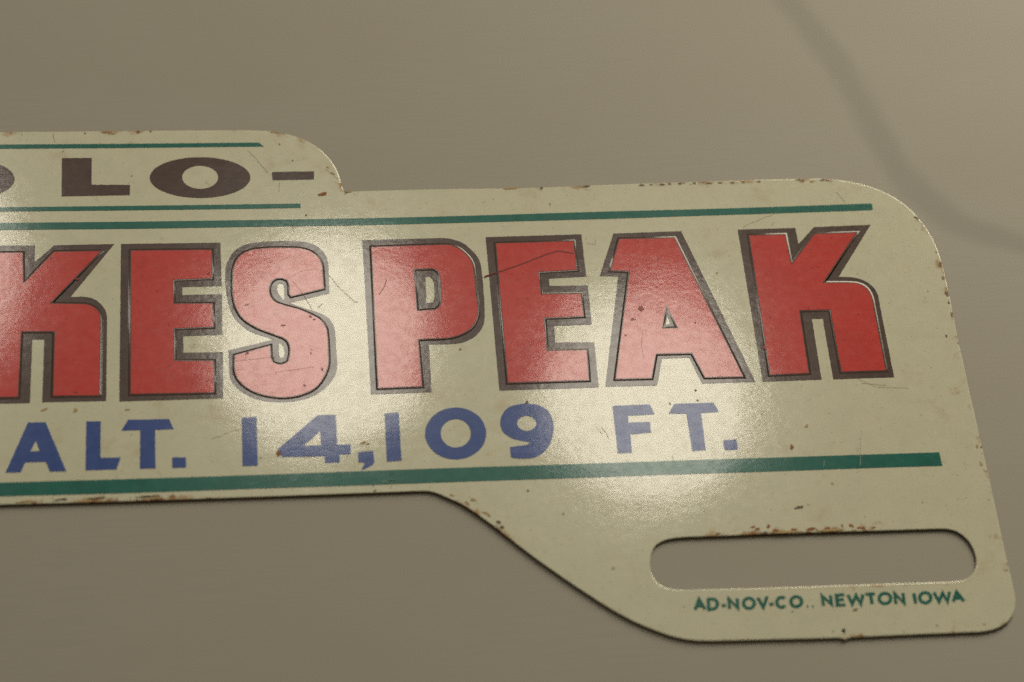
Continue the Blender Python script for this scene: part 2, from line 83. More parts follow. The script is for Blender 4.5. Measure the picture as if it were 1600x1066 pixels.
MAKER = (('letter_a',(((19.27,-40.46),(19.92,-39.07),(20.5,-40.46)),((19.53,-39.98),(20.32,-39.96)))),('letter_d',(((20.96,-40.51),(21.07,-39.09),(21.52,-39.08),(21.6,-39.07),(21.78,-39.13),(21.94,-39.24),(22.05,-39.4),(22.11,-39.59),(22.11,-39.8),(22.05,-40),(21.95,-40.19),(21.8,-40.33),(21.62,-40.43),(21.43,-40.47),(21.22,-40.52),(20.96,-40.51)),)),('hyphen',(((22.61,-40.05),(23.16,-40.02)),)),('letter_n',(((23.54,-40.52),(23.6,-39.13),(24.57,-40.5),(24.64,-39.12)),)),('letter_o',(((26.67,-39.88),(26.67,-39.7),(26.62,-39.53),(26.54,-39.38),(26.42,-39.26),(26.27,-39.18),(26.1,-39.15),(25.92,-39.17),(25.75,-39.23),(25.6,-39.34),(25.48,-39.48),(25.39,-39.65),(25.34,-39.83),(25.34,-40.01),(25.38,-40.18),(25.47,-40.33),(25.59,-40.45),(25.74,-40.52),(25.91,-40.56),(26.09,-40.54),(26.25,-40.48),(26.41,-40.37),(26.53,-40.23),(26.62,-40.06),(26.67,-39.88)),)),('letter_v',(((27.19,-39.1),(27.71,-40.5),(28.37,-39.03)),)),('hyphen',(((28.5,-40.12),(29.06,-40.09)),)),('letter_c',(((30.52,-39.4),(30.41,-39.29),(30.27,-39.22),(30.12,-39.2),(29.96,-39.23),(29.81,-39.3),(29.68,-39.41),(29.57,-39.56),(29.49,-39.73),(29.46,-39.9),(29.46,-40.08),(29.5,-40.25),(29.59,-40.39),(29.7,-40.49),(29.84,-40.56),(29.99,-40.58),(30.14,-40.55),(30.3,-40.48),(30.43,-40.37)),)),('letter_o',(((32.55,-39.9),(32.55,-39.72),(32.51,-39.55),(32.43,-39.41),(32.3,-39.29),(32.15,-39.22),(31.98,-39.19),(31.81,-39.2),(31.64,-39.26),(31.48,-39.37),(31.36,-39.51),(31.27,-39.67),(31.22,-39.85),(31.22,-40.03),(31.26,-40.2),(31.34,-40.34),(31.47,-40.46),(31.62,-40.53),(31.79,-40.57),(31.96,-40.55),(32.13,-40.49),(32.28,-40.38),(32.41,-40.24),(32.5,-40.08),(32.55,-39.9)),)),('period',(((33.09,-40.63),(33.26,-40.63)),)),('period',(((33.78,-40.66),(33.95,-40.66)),)),('letter_n',(((35.17,-40.58),(35.2,-39.2),(36.21,-40.46),(36.23,-39.17)),)),('letter_e',(((37.89,-40.58),(36.91,-40.61),(36.98,-39.21),(37.99,-39.17)),((36.97,-39.88),(37.82,-39.84)))),('letter_w',(((38.45,-39.2),(38.78,-40.5),(39.45,-39.31),(39.85,-40.55),(40.31,-39.21)),)),('letter_t',(((40.63,-39.23),(41.81,-39.19)),((41.22,-39.22),(41.26,-40.61)))),('letter_o',(((43.68,-39.93),(43.69,-39.74),(43.65,-39.57),(43.56,-39.41),(43.43,-39.29),(43.27,-39.21),(43.08,-39.18),(42.89,-39.2),(42.71,-39.26),(42.54,-39.37),(42.4,-39.52),(42.3,-39.69),(42.25,-39.87),(42.24,-40.06),(42.28,-40.23),(42.37,-40.39),(42.5,-40.51),(42.66,-40.59),(42.85,-40.62),(43.03,-40.6),(43.22,-40.54),(43.39,-40.43),(43.53,-40.29),(43.63,-40.12),(43.68,-39.93)),)),('letter_n',(((44.22,-40.69),(44.28,-39.24),(45.27,-40.67),(45.33,-39.26)),)),('letter_i',(((46.68,-39.34),(46.69,-40.77)),)),('letter_o',(((48.7,-40.05),(48.71,-39.86),(48.67,-39.69),(48.59,-39.54),(48.46,-39.42),(48.31,-39.34),(48.13,-39.31),(47.95,-39.33),(47.77,-39.39),(47.6,-39.5),(47.47,-39.64),(47.37,-39.81),(47.31,-39.99),(47.31,-40.17),(47.35,-40.35),(47.43,-40.5),(47.55,-40.62),(47.71,-40.69),(47.89,-40.72),(48.07,-40.71),(48.25,-40.64),(48.41,-40.54),(48.55,-40.4),(48.65,-40.23),(48.7,-40.05)),)),('letter_w',(((49.22,-39.32),(49.65,-40.62),(50.31,-39.43),(50.7,-40.67),(51.18,-39.33)),)),('letter_a',(((51.42,-40.7),(52.08,-39.38),(52.76,-40.7)),((51.68,-40.25),(52.51,-40.23)))))
STREAK = ((39.22,74.13),(42.41,65.71),(45.23,58.74),(47.89,53.13),(50.42,46.41),(52.72,38.65),(54.97,31.64),(56.52,26.25),(59.2,21.92),(62.97,17.95),(67.84,15.29),(72.75,12.97),(79.31,10.18),(85.75,6.98))
SCRATCHES = (('gouge',0.25,((-2.85,10.4),(-1.27,10.98),(0.92,11.76),(3.58,12.85),(5.54,13.74),(7.32,14.33),(8.42,14.09),(9.34,13.85))),('deep_red',0.12,((-0.67,-3.2),(2.45,-0.79),(4.39,0.36))),('deep_red',0.17,((-16.96,7.81),(-16.22,9.03),(-15.83,10.27))),('deep_red',0.08,((16.44,8.24),(18.73,9.54),(20.02,10.35))),('deep_red',0.07,((20.05,10.56),(20.21,8.97),(20.65,8.22))),('deep_red',0.07,((17.18,0.76),(16.87,-1.26),(16.91,-3.29))),('deep_red',0.08,((-41,-5.79),(-39.78,-5.05),(-38.64,-4.7))),('deep_red',0.08,((-35.83,-2.02),(-33.21,-1.81),(-30.75,-1.5))),('deep_red',0.08,((-30.81,-3.98),(-27.93,-3.58),(-25.88,-3.25))),('deep_red',0.07,((-28.33,11.17),(-27.05,11.97),(-25.36,12.34),(-23.69,11.87))),('dark_crack',0.07,((-23.53,11.55),(-22.73,10.27),(-21.86,8.89),(-20.9,7.83),(-20.27,6.88),(-19.68,6.86))),('dark_crack',0.07,((-28.19,10.44),(-27.15,8.85),(-26.36,7.28),(-25.74,5.82))),('dark_crack',0.07,((-25.07,6),(-24.37,6.8))),('dark_crack',0.07,((-41.3,11.15),(-40.63,10.4),(-39.48,9.74))),('dark_crack',0.07,((-28.15,20.59),(-27.84,19.4),(-27.71,18.22))),('dark_crack',0.06,((-33.63,32.7),(-32.53,31.22),(-31.03,28.74))),('dark_crack',0.06,((-29.43,27.05),(-29.56,25.41))),('brown_scratch',0.07,((44.99,-8.16),(46.41,-8.31),(48.39,-8.67))),('brown_scratch',0.07,((44.68,-7.45),(47.01,-8.83),(51.2,-9.17))),('brown_scratch',0.06,((32.76,17.7),(35.58,19.04),(37.94,20.07))),('brown_scratch',0.06,((11.24,15.61),(12.42,15.36),(12.58,16.11))),('brown_scratch',0.08,((-59.89,36.37),(-59.78,35.58),(-59.59,34.68))),('brown_scratch',0.07,((-64.19,36.58),(-64,36.02))),('brown_scratch',0.07,((46.61,23.37),(47.1,22.47),(47.51,21.68))),('brown_scratch',0.07,((10.41,-13.74),(10.82,-14.53),(11.15,-15.41))),('brown_scratch',0.06,((9.76,-13.62),(10.38,-14.9))),('dark_crack',0.07,((18.97,-18.3),(19.05,-18.97),(19.42,-19.36))),('brown_scratch',0.06,((-39.06,-13.78),(-36.64,-12.72),(-34.63,-12.12))),('brown_scratch',0.07,((-23.23,29.2),(-22.39,28.3),(-21.56,27.39))),('brown_scratch',0.08,((-16.64,-20.56),(-16.76,-21.21),(-16.87,-21.77))),('light_scratch',0.07,((43.93,-15.34),(43.49,-17.07),(43.39,-18.23),(42.91,-20.72))),('light_scratch',0.06,((38.41,-19.78),(38.18,-20.73))),('dark_green',0.13,((-17.02,-19.98),(-16.6,-19.62),(-16.3,-20.01))),('dark_green',0.25,((-17.05,-20.73),(-16.34,-20.76))),('light_scratch',0.07,((-17.95,-20.98),(-17.61,-20.62),(-17.22,-20.91))))
CHIPS = (('rust',(-23.64,24.86),1.5,0.42,12),('rust',(-26.04,21.34),0.38,0.18,25),('rust',(-30.71,-16.17),0.67,0.67,0),('rust',(34.54,-17.57),0.5,0.62,0),('brown_chip',(34.2,-26.54),1.42,0.42,4),('rust',(29.93,-29.07),0.33,0.46,0),('ochre',(36.9,-14.5),0.5,0.33,0),('brown_chip',(1.14,-9.61),0.42,0.42,0),('ochre',(38.96,-23.24),0.33,0.25,0),('brown_chip',(19.62,-10.45),0.25,0.33,0),('brown_chip',(23.19,-8.5),0.29,0.29,0),('brown_chip',(23.25,-10.09),0.33,0.25,0),('deep_red',(17.42,4.57),0.92,0.67,0),('deep_red',(16.13,2.85),0.75,0.29,-10),('deep_red',(14.93,0.33),0.25,0.33,0),('deep_red',(24.38,2.07),0.25,0.33,0),('deep_red',(20.71,12.66),0.25,0.25,0),('deep_red',(-26.03,4.6),0.5,0.42,20),('deep_red',(-25.55,4.18),0.42,0.25,0),('deep_red',(-29.63,3.39),0.83,0.29,-8),('deep_red',(-27.11,-6.08),0.38,0.38,0),('deep_red',(-26.03,-0.56),0.21,0.25,0),('deep_red',(-26.14,-1.15),0.25,0.33,0),('deep_red',(-24.83,-3.69),0.42,0.5,0),('deep_red',(-34.34,-0.88),0.83,0.25,25),('deep_red',(-34.28,6.8),0.75,0.25,20),('deep_red',(-39.2,12.12),0.42,0.42,0),('deep_red',(-56.05,-6.15),0.83,0.21,4),('deep_red',(1.45,9.75),0.25,0.33,0),('deep_red',(-44.23,-2.44),0.5,0.25,20),('deep_red',(33.16,-2.26),0.58,0.42,0),('deep_red',(-59.62,15.03),0.33,0.5,0),('deep_red',(-56.15,11.6),0.5,0.25,-20),('brown_chip',(-6.84,-1.09),0.33,0.25,0),('brown_chip',(6.94,22.34),0.18,0.18,0),('brown_chip',(31.3,-12.44),0.17,0.17,0),('brown_chip',(56.46,6.28),0.17,0.17,0),('brown_chip',(-29.26,33.66),0.25,0.17,0),('brown_chip',(-27.6,30.76),0.21,0.21,0),('brown_chip',(-18.88,-22.06),0.33,0.21,0),('ochre',(-19.99,-14.95),0.75,0.33,15),('ochre',(-19.44,-15.16),0.42,0.33,0),('ochre',(28.29,10.1),0.25,0.25,0),('brown_chip',(4.34,-26.3),0.25,0.21,0),('brown_chip',(0.22,-22.8),0.25,0.21,0),('ochre',(9.8,-34.28),0.42,0.25,-20),('brown_chip',(39.07,-41.32),0.67,0.21,12),('brown_chip',(31.19,-41.25),0.25,0.17,0),('rust',(28.51,-29.43),0.75,0.29,10),('rust',(30.73,-29.79),0.92,0.38,-5),('rust',(27.98,-29.13),0.58,0.25,10),('rust',(29.83,-29.2),0.29,0.5,-30),('rust',(33.01,-29.7),0.83,0.29,0),('rust',(35.29,-29.7),1.17,0.29,0),('rust',(37.32,-29.68),0.75,0.25,0),('rust',(40.38,-29.43),0.67,0.29,-25),('rust',(39.24,-29.39),0.21,0.5,0),('rust',(41.55,-29.76),1.17,0.22,0),('rust',(23.43,-29.92),0.58,0.21,0),('ochre',(37.85,-29.98),3.33,0.29,0),('ochre',(32.15,-30.03),4.17,0.25,0),('rust',(43.17,-29.82),0.67,0.17,0),('brown_chip',(58.88,10.57),0.33,0.75,-15),('brown_chip',(58.84,8.33),0.33,0.5,0),('brown_chip',(58.84,5.89),0.25,0.5,0),('brown_chip',(58.91,4.31),0.25,0.42,0),('brown_chip',(57.01,18.61),0.67,0.29,-35),('brown_chip',(58.98,2.32),0.21,0.5,0),('rust',(58.74,12.72),0.25,0.25,0),('ochre',(58.62,-18.31),0.33,0.58,0),('ochre',(58.62,-21.02),0.33,0.58,0),('brown_chip',(57.68,-1.06),0.29,0.33,0),('brown_chip',(19.83,25.25),0.75,0.25,0),('brown_chip',(21.16,25.27),0.5,0.21,0),('brown_chip',(22.66,25.32),0.75,0.25,0),('brown_chip',(23.73,25.32),0.58,0.29,0),('brown_chip',(25.06,25.34),0.67,0.25,0),('brown_chip',(27.11,25.4),0.42,0.25,0),('brown_chip',(29.14,25.34),0.83,0.22,0),('brown_chip',(30.65,25.36),0.67,0.25,0),('brown_chip',(32.44,25.36),0.42,0.22,0),('brown_chip',(33.95,25.38),0.42,0.25,0),('brown_chip',(36.1,25.44),0.58,0.23,0),('brown_chip',(44.96,25.48),0.75,0.25,0),('ochre',(43.41,25.3),0.75,0.29,0),('brown_chip',(41.76,25.62),0.58,0.21,0),('brown_chip',(12.07,25.23),1.17,0.22,4),('brown_chip',(6,25.12),0.5,0.22,0),('ochre',(1.98,25.18),2.5,0.18,0),('rust',(-48.42,36.26),0.42,0.42,0),('ochre',(-51.96,36.06),1.17,0.25,0),('brown_chip',(-46.69,36.33),0.33,0.25,0),('brown_chip',(-55.58,36.21),0.25,0.25,0),('ochre',(-29.82,35.75),1.33,0.2,-12),('ochre',(-21.17,26.39),0.29,0.83,-15),('ochre',(-20.1,25.17),1,0.22,0),('ochre',(-22.87,29.42),0.5,0.25,-30),('ochre',(-22.22,28.4),0.75,0.21,-40),('ochre',(-59.82,-8.53),1,0.25,20),('ochre',(-55.99,-8.77),0.42,0.58,0),('ochre',(-49.44,-8.9),0.67,0.25,0),('brown_chip',(-53.25,-21.81),2.83,0.2,2),('brown_chip',(-46.99,-21.82),3,0.2,2),('brown_chip',(-57.53,-21.87),2,0.22,2),('ochre',(-61.8,-21.98),2.5,0.2,2),('ochre',(-6.68,-23.84),0.75,0.33,-30),('ochre',(-7.51,-24.27),0.67,0.25,-35),('brown_chip',(-3.81,-27.27),0.67,0.42,-40),('ochre',(-5.23,-25.93),1.33,0.29,-38),('brown_chip',(-3.39,-27.93),0.5,0.33,-40),('ochre',(-9.35,-23.08),0.67,0.21,-25))
T = 0.38            # sheet thickness, mm
Z_INK = 0.03        # printed ink film
Z_EMB = 0.072        # height of the embossed faces

# ------------------------------------------------------------------ 2-D helpers
def area(l):
    return 0.5 * sum(l[i - 1][0] * l[i][1] - l[i][0] * l[i - 1][1] for i in range(len(l)))

def ccw(l):
    l = [tuple(p) for p in l]
    return l if area(l) > 0 else l[::-1]

def smooth_loop(l, corner=35.0, step=0.45):
    """Catmull-Rom through the runs that bend gently; sharp corners and straight edges stay."""
    n = len(l)
    P = [Vector(p) for p in l]
    turn = []
    for i in range(n):
        a, b = P[i] - P[i - 1], P[(i + 1) % n] - P[i]
        turn.append(math.degrees(a.angle(b, 0.0)))
    out = []
    for i in range(n):
        j = (i + 1) % n
        p1, p2 = P[i], P[j]
        out.append(tuple(p1))
        ca, cb = turn[i] > corner, turn[j] > corner
        if ca and cb:
            continue
        L = (p2 - p1).length
        k = int(L / step)
        if k < 2:
            continue
        m1 = (p2 - p1) if ca else (P[j] - P[i - 1]).normalized() * L
        m2 = (p2 - p1) if cb else (P[(j + 1) % n] - P[i]).normalized() * L
        lp, ln = (P[i] - P[i - 1]).length, (P[(j + 1) % n] - P[j]).length
        if L > 3.0 * min(lp, ln):          # a straight run that ends in a curve
            m1 = m1.lerp(p2 - p1, 0.7); m2 = m2.lerp(p2 - p1, 0.7)
        for q in range(1, k):
            t = q / k
            t2, t3 = t * t, t * t * t
            v = (2*t3 - 3*t2 + 1) * p1 + (t3 - 2*t2 + t) * m1 + (-2*t3 + 3*t2) * p2 + (t3 - t2) * m2
            out.append((v.x, v.y))
    return out

def resample(l, step):
    out = []
    n = len(l)
    for i in range(n):
        a, b = Vector(l[i]), Vector(l[(i + 1) % n])
        k = max(1, int((b - a).length / step))
        for q in range(k):
            out.append(tuple(a.lerp(b, q / k)))
    return out

def normals(l):
    n = len(l)
    res = []
    for i in range(n):
        a = Vector(l[i]) - Vector(l[i - 1])
        b = Vector(l[(i + 1) % n]) - Vector(l[i])
        if a.length < 1e-6: a = b
        if b.length < 1e-6: b = a
        a.normalize(); b.normalize()
        na, nb = Vector((a.y, -a.x)), Vector((b.y, -b.x))
        m = na + nb
        if m.length < 1e-3:
            res.append((na.x, na.y)); continue
        m.normalize()
        k = 1.0 / max(0.45, m.dot(na))
        res.append((m.x * k, m.y * k))
    return res

def offset(l, d):
    """l counter-clockwise: d > 0 grows it."""
    return [(p[0] + q[0] * d, p[1] + q[1] * d) for p, q in zip(l, normals(l))]

def ragged(l, amp, scale, seed):
    """printed edge: small wander of the outline"""
    nn = normals(l)
    out = []
    for p, q in zip(l, nn):
        w = noise.noise(Vector((p[0] * scale, p[1] * scale, seed))) * 0.65 + noise.noise(Vector((p[0] * scale * 3.1, p[1] * scale * 3.1, seed + 9))) * 0.35
        out.append((p[0] + q[0] * w * amp, p[1] + q[1] * w * amp))
    return out

# ------------------------------------------------------------------ mesh helpers
class MB:
    def __init__(self):
        self.v, self.f, self.sm, self.mi, self.edge = [], [], [], [], []
    def ring(self, l, z, edge=0.0):
        s = len(self.v)
        self.v += [(p[0] * 1e-3, p[1] * 1e-3, z * 1e-3) for p in l]
        self.edge += list(edge) if isinstance(edge, list) else [edge] * len(l)
        return list(range(s, s + len(l)))
    def bridge(self, a, b, mi=0, smooth=True, flip=False):
        n = len(a)
        for i in range(n):
            j = (i + 1) % n
            f = (a[i], a[j], b[j], b[i])
            self.f.append(f[::-1] if flip else f)
            self.sm.append(smooth); self.mi.append(mi)
    def fill(self, loops, z, mi=0, up=True, rings=None, edge=0.0):
        """triangulated flat face: loops[0] outside, the others holes"""
        rings = rings or [self.ring(l, z, edge) for l in loops]
        idx = [i for r in rings for i in r]
        tris = tessellate_polygon([[Vector((self.v[i][0] * 1e3, self.v[i][1] * 1e3, 0)) for i in r] for r in rings])
        for t in tris:
            a, b, c = (idx[k] for k in t)
            A, B, C_ = self.v[a], self.v[b], self.v[c]
            s = (B[0] - A[0]) * (C_[1] - A[1]) - (C_[0] - A[0]) * (B[1] - A[1])
            if s == 0: continue
            self.f.append((a, b, c) if (s > 0) == up else (a, c, b))
            self.sm.append(False); self.mi.append(mi)
        return rings
    def film(self, loops, z0, z1, mi=0):
        """a thin printed film with its own small edge"""
        self.fill(loops, z1, mi)
        for k, l in enumerate(loops):
            l = ccw(l)
            a, b = self.ring(l, z0), self.ring(l, z1)
            self.bridge(a, b, mi, False, flip=(k > 0))
    def build(self, name, mats, parent=None):
        me = bpy.data.meshes.new(name)
        me.from_pydata(self.v, [], self.f)
        me.polygons.foreach_set('use_smooth', self.sm)
        me.polygons.foreach_set('material_index', self.mi)
        at = me.attributes.new('edge', 'FLOAT', 'POINT')
        at.data.foreach_set('value', self.edge)
        for m in (mats if isinstance(mats, (list, tuple)) else [mats]):
            me.materials.append(m)
        me.update()
        o = bpy.data.objects.new(name, me)
        COL.objects.link(o)
        if parent is not None:
            o.parent = parent
        return o

# ------------------------------------------------------------------ materials
class NT:
    def __init__(self, name):
        self.m = bpy.data.materials.new(name)
        self.m.use_nodes = True
        self.t = self.m.node_tree
        self.b = self.t.nodes['Principled BSDF']
        tc = self.t.nodes.new('ShaderNodeTexCoord')
        mp = self.t.nodes.new('ShaderNodeMapping')
        mp.inputs['Scale'].default_value = (1000, 1000, 1000)      # millimetres
        self.t.links.new(tc.outputs['Object'], mp.inputs['Vector'])
        self.mm = mp.outputs['Vector']
    def link(self, a, b):
        if isinstance(a, (int, float)): b.default_value = a
        elif isinstance(a, tuple): b.default_value = a if len(a) != 3 or b.type == 'VECTOR' else (*a, 1)
        else: self.t.links.new(a, b)
    def noise(self, scale, detail=3.0, rough=0.5, stretch=None, w=0.0, dist=0.0):
        v = self.mm
        mp = self.t.nodes.new('ShaderNodeMapping')
        mp.inputs['Location'].default_value = (w * 7.3, w * 3.1, w)
        mp.inputs['Scale'].default_value = stretch or (1, 1, 1)
        self.t.links.new(v, mp.inputs['Vector'])
        n = self.t.nodes.new('ShaderNodeTexNoise')
        n.inputs['Scale'].default_value = scale
        n.inputs['Detail'].default_value = detail
        n.inputs['Roughness'].default_value = rough
        n.inputs['Distortion'].default_value = dist
        self.t.links.new(mp.outputs['Vector'], n.inputs['Vector'])
        return n.outputs['Fac']
    def math(self, op, a, b=0.0, c=None, clamp=False):
        n = self.t.nodes.new('ShaderNodeMath')
        n.operation = op; n.use_clamp = clamp
        self.link(a, n.inputs[0]); self.link(b, n.inputs[1])
        if c is not None: self.link(c, n.inputs[2])
        return n.outputs[0]
    def band(self, v, lo, hi, a=0.0, b=1.0):
        n = self.t.nodes.new('ShaderNodeMapRange')
        n.interpolation_type = 'SMOOTHSTEP'
        self.link(v, n.inputs['Value'])
        n.inputs['From Min'].default_value = lo; n.inputs['From Max'].default_value = hi
        n.inputs['To Min'].default_value = a; n.inputs['To Max'].default_value = b
        return n.outputs['Result']
    def mix(self, fac, a, b):
        n = self.t.nodes.new('ShaderNodeMix')
        n.data_type = 'RGBA'
        self.link(fac, n.inputs[0]); self.link(a, n.inputs[6]); self.link(b, n.inputs[7])
        return n.outputs[2]
    def specks(self, scale, radius, keep, w=0.0):
        """scattered dots: 1 inside a dot; keep = share of the cells that hold one"""
        mp = self.t.nodes.new('ShaderNodeMapping')
        mp.inputs['Location'].default_value = (w * 5.7, w * 2.9, 0)
        self.t.links.new(self.mm, mp.inputs['Vector'])
        sep = self.t.nodes.new('ShaderNodeVectorMath'); sep.operation = 'MULTIPLY'
        sep.inputs[1].default_value = (1, 1, 0)
        self.t.links.new(mp.outputs['Vector'], sep.inputs[0])
        wob = self.t.nodes.new('ShaderNodeTexNoise'); wob.inputs['Scale'].default_value = 6.0
        self.t.links.new(sep.outputs[0], wob.inputs['Vector'])
        add = self.t.nodes.new('ShaderNodeVectorMath'); add.operation = 'MULTIPLY_ADD'
        add.inputs[1].default_value = (0.22, 0.22, 0)
        self.t.links.new(wob.outputs['Color'], add.inputs[0]); self.t.links.new(sep.outputs[0], add.inputs[2])
        v = self.t.nodes.new('ShaderNodeTexVoronoi')
        v.voronoi_dimensions = '2D'
        v.inputs['Scale'].default_value = scale
        self.t.links.new(add.outputs[0], v.inputs['Vector'])
        rgb = self.t.nodes.new('ShaderNodeSeparateColor')
        self.t.links.new(v.outputs['Color'], rgb.inputs[0])
        rad = self.math('MULTIPLY', self.math('POWER', rgb.outputs[1], 2.0), radius * scale)
        d = self.math('SUBTRACT', rad, v.outputs['Distance'])
        dot = self.band(d, -0.01, 0.02)
        return self.math('MULTIPLY', dot, self.math('LESS_THAN', rgb.outputs[0], keep))
    def bump(self, height_mm):
        n = self.t.nodes.new('ShaderNodeBump')
        n.inputs['Strength'].default_value = 1.0
        n.inputs['Distance'].default_value = 0.001
        self.link(height_mm, n.inputs['Height'])
        self.t.links.new(n.outputs['Normal'], self.b.inputs['Normal'])
    def set(self, **k):
        for a, v in k.items():
            self.link(v, self.b.inputs[a.replace('_', ' ')])

def sheet_waves(t):
    """the thin sheet is not flat: long shallow waves and short buckles, heights in mm"""
    a = t.math('MULTIPLY', t.noise(0.05, 1.0, 0.4, w=2.0), 0.05)
    b = t.math('MULTIPLY', t.noise(0.22, 1.0, 0.5, w=5.0), 0.006)
    c = t.math('MULTIPLY', t.noise(0.75, 2.0, 0.5, stretch=(0.6, 1.2, 1), w=8.0), 0.0014)
    return t.math('ADD', t.math('ADD', a, b), c)

def paint(name, color, rough, peel_scale, peel, specks=None, mottle=0.10, dirt=(0.18, 0.11, 0.05), dirt_amt=0.25, scratch=0.0004, gloss=0.75):
    t = NT(name)
    c = color
    dark = tuple(x * (1 - mottle) for x in c)
    col = t.mix(t.band(t.noise(0.35, 5.0, 0.6, w=1.0), 0.35, 0.7), c, dark)
    col = t.mix(t.math('MULTIPLY', t.band(t.noise(0.16, 8.0, 0.65, w=3.0), 0.56, 0.74), dirt_amt), col, dirt)
    grain = t.noise(4.2, 3.0, 0.7, w=4.0)
    col = t.mix(t.band(grain, 0.3, 0.7, 0.0, 0.16), col, tuple(x * 0.7 for x in c))
    ru = t.math('ADD', rough, t.band(t.noise(0.9, 4.0, 0.6, w=6.0), 0.3, 0.75, -0.012, 0.035))
    if specks:
        for (sc, rad, keep, cc, w) in specks:
            k = t.specks(sc, rad, keep, w)
            col = t.mix(t.math('MULTIPLY', k, 0.8), col, cc)
    h = sheet_waves(t)
    p = t.math('MULTIPLY', t.noise(peel_scale, 1.0, 0.4, w=10.0), peel)
    s = t.math('MULTIPLY', t.noise(1.0, 2.0, 0.6, stretch=(0.25, 3.5, 1), w=12.0, dist=0.6), scratch)
    h = t.math('ADD', t.math('ADD', h, p), s)
    t.bump(h)
    t.set(Base_Color=col, Roughness=ru)
    t.b.inputs['IOR'].default_value = 1.45
    # dulled enamel under a clear baked gloss: a broad veil and a sharper reflection
    t.set(Coat_Weight=gloss, Coat_Roughness=t.math('SUBTRACT', ru, 0.015 if rough < 0.1 else 0.05), Roughness=t.math('ADD', ru, 0.11))
    t.b.inputs['Specular IOR Level'].default_value = 0.26
    t.t.links.new(t.b.inputs['Normal'].links[0].from_socket, t.b.inputs['Coat Normal'])
    return t, col, ru

CREAM = (0.70, 0.70, 0.555)
t, col, ru = paint('cream_enamel', CREAM, 0.07, 1.6, 0.0017,
    specks=[(0.22, 0.16, 0.45, (0.09, 0.05, 0.025), 1.0), (0.45, 0.10, 0.30, (0.30, 0.19, 0.07), 2.0), (1.1, 0.07, 0.25, (0.12, 0.08, 0.04), 3.0), (1.4, 0.09, 0.4, (0.42, 0.38, 0.25), 9.0), (1.0, 0.08, 0.3, (0.82, 0.82, 0.72), 11.0)],
    mottle=0.05, dirt=(0.50, 0.40, 0.22), dirt_amt=0.45)
at = t.t.nodes.new('ShaderNodeAttribute'); at.attribute_name = 'edge'
e = at.outputs['Fac']
n1 = t.noise(0.8, 6.0, 0.7, w=15.0)
n2 = t.noise(0.5, 5.0, 0.65, w=17.0)
och = t.band(t.math('ADD', n2, t.math('MULTIPLY', e, 0.29)), 0.63, 0.82)
col = t.mix(t.math('MULTIPLY', och, 0.75), col, (0.40, 0.22, 0.065))
rst = t.band(t.math('ADD', n1, t.math('MULTIPLY', e, 0.26)), 0.69, 0.79)
col = t.mix(t.math('MULTIPLY', rst, 0.8), col, (0.26, 0.095, 0.030))
drk = t.band(t.math('ADD', t.noise(1.3, 5.0, 0.65, w=19.0), t.math('MULTIPLY', e, 0.22)), 0.735, 0.79)
col = t.mix(t.math('MULTIPLY', drk, 0.85), col, (0.075, 0.048, 0.032))
t.set(Base_Color=col)
M_CREAM = t.m

M_BROWN = paint('brown_ink', (0.092, 0.059, 0.052), 0.085, 1.5, 0.0032,
    specks=[(0.8, 0.07, 0.3, (0.03, 0.018, 0.015), 4.0)], mottle=0.15, dirt=(0.2, 0.13, 0.10), dirt_amt=0.2, gloss=0.55)[0].m
M_RED = paint('red_ink', (0.62, 0.052, 0.044), 0.075, 1.6, 0.0016,
    specks=[(0.75, 0.15, 0.45, (0.25, 0.012, 0.014), 5.0), (1.7, 0.075, 0.35, (0.14, 0.015, 0.015), 6.0)], mottle=0.07, dirt=(0.40, 0.030, 0.028), dirt_amt=0.35, gloss=0.66)[0].m
M_BLUE = paint('blue_ink', (0.046, 0.098, 0.36), 0.075, 1.7, 0.0014,
    specks=[(0.8, 0.08, 0.3, (0.03, 0.05, 0.16), 7.0)], mottle=0.08, dirt=(0.03, 0.06, 0.2), dirt_amt=0.25, gloss=0.36)[0].m
M_GREEN = paint('green_ink', (0.020, 0.165, 0.140), 0.075, 1.7, 0.0014,
    specks=[(0.6, 0.08, 0.3, (0.02, 0.1, 0.08), 8.0)], mottle=0.12, dirt=(0.014, 0.09, 0.07), dirt_amt=0.3, gloss=0.45)[0].m

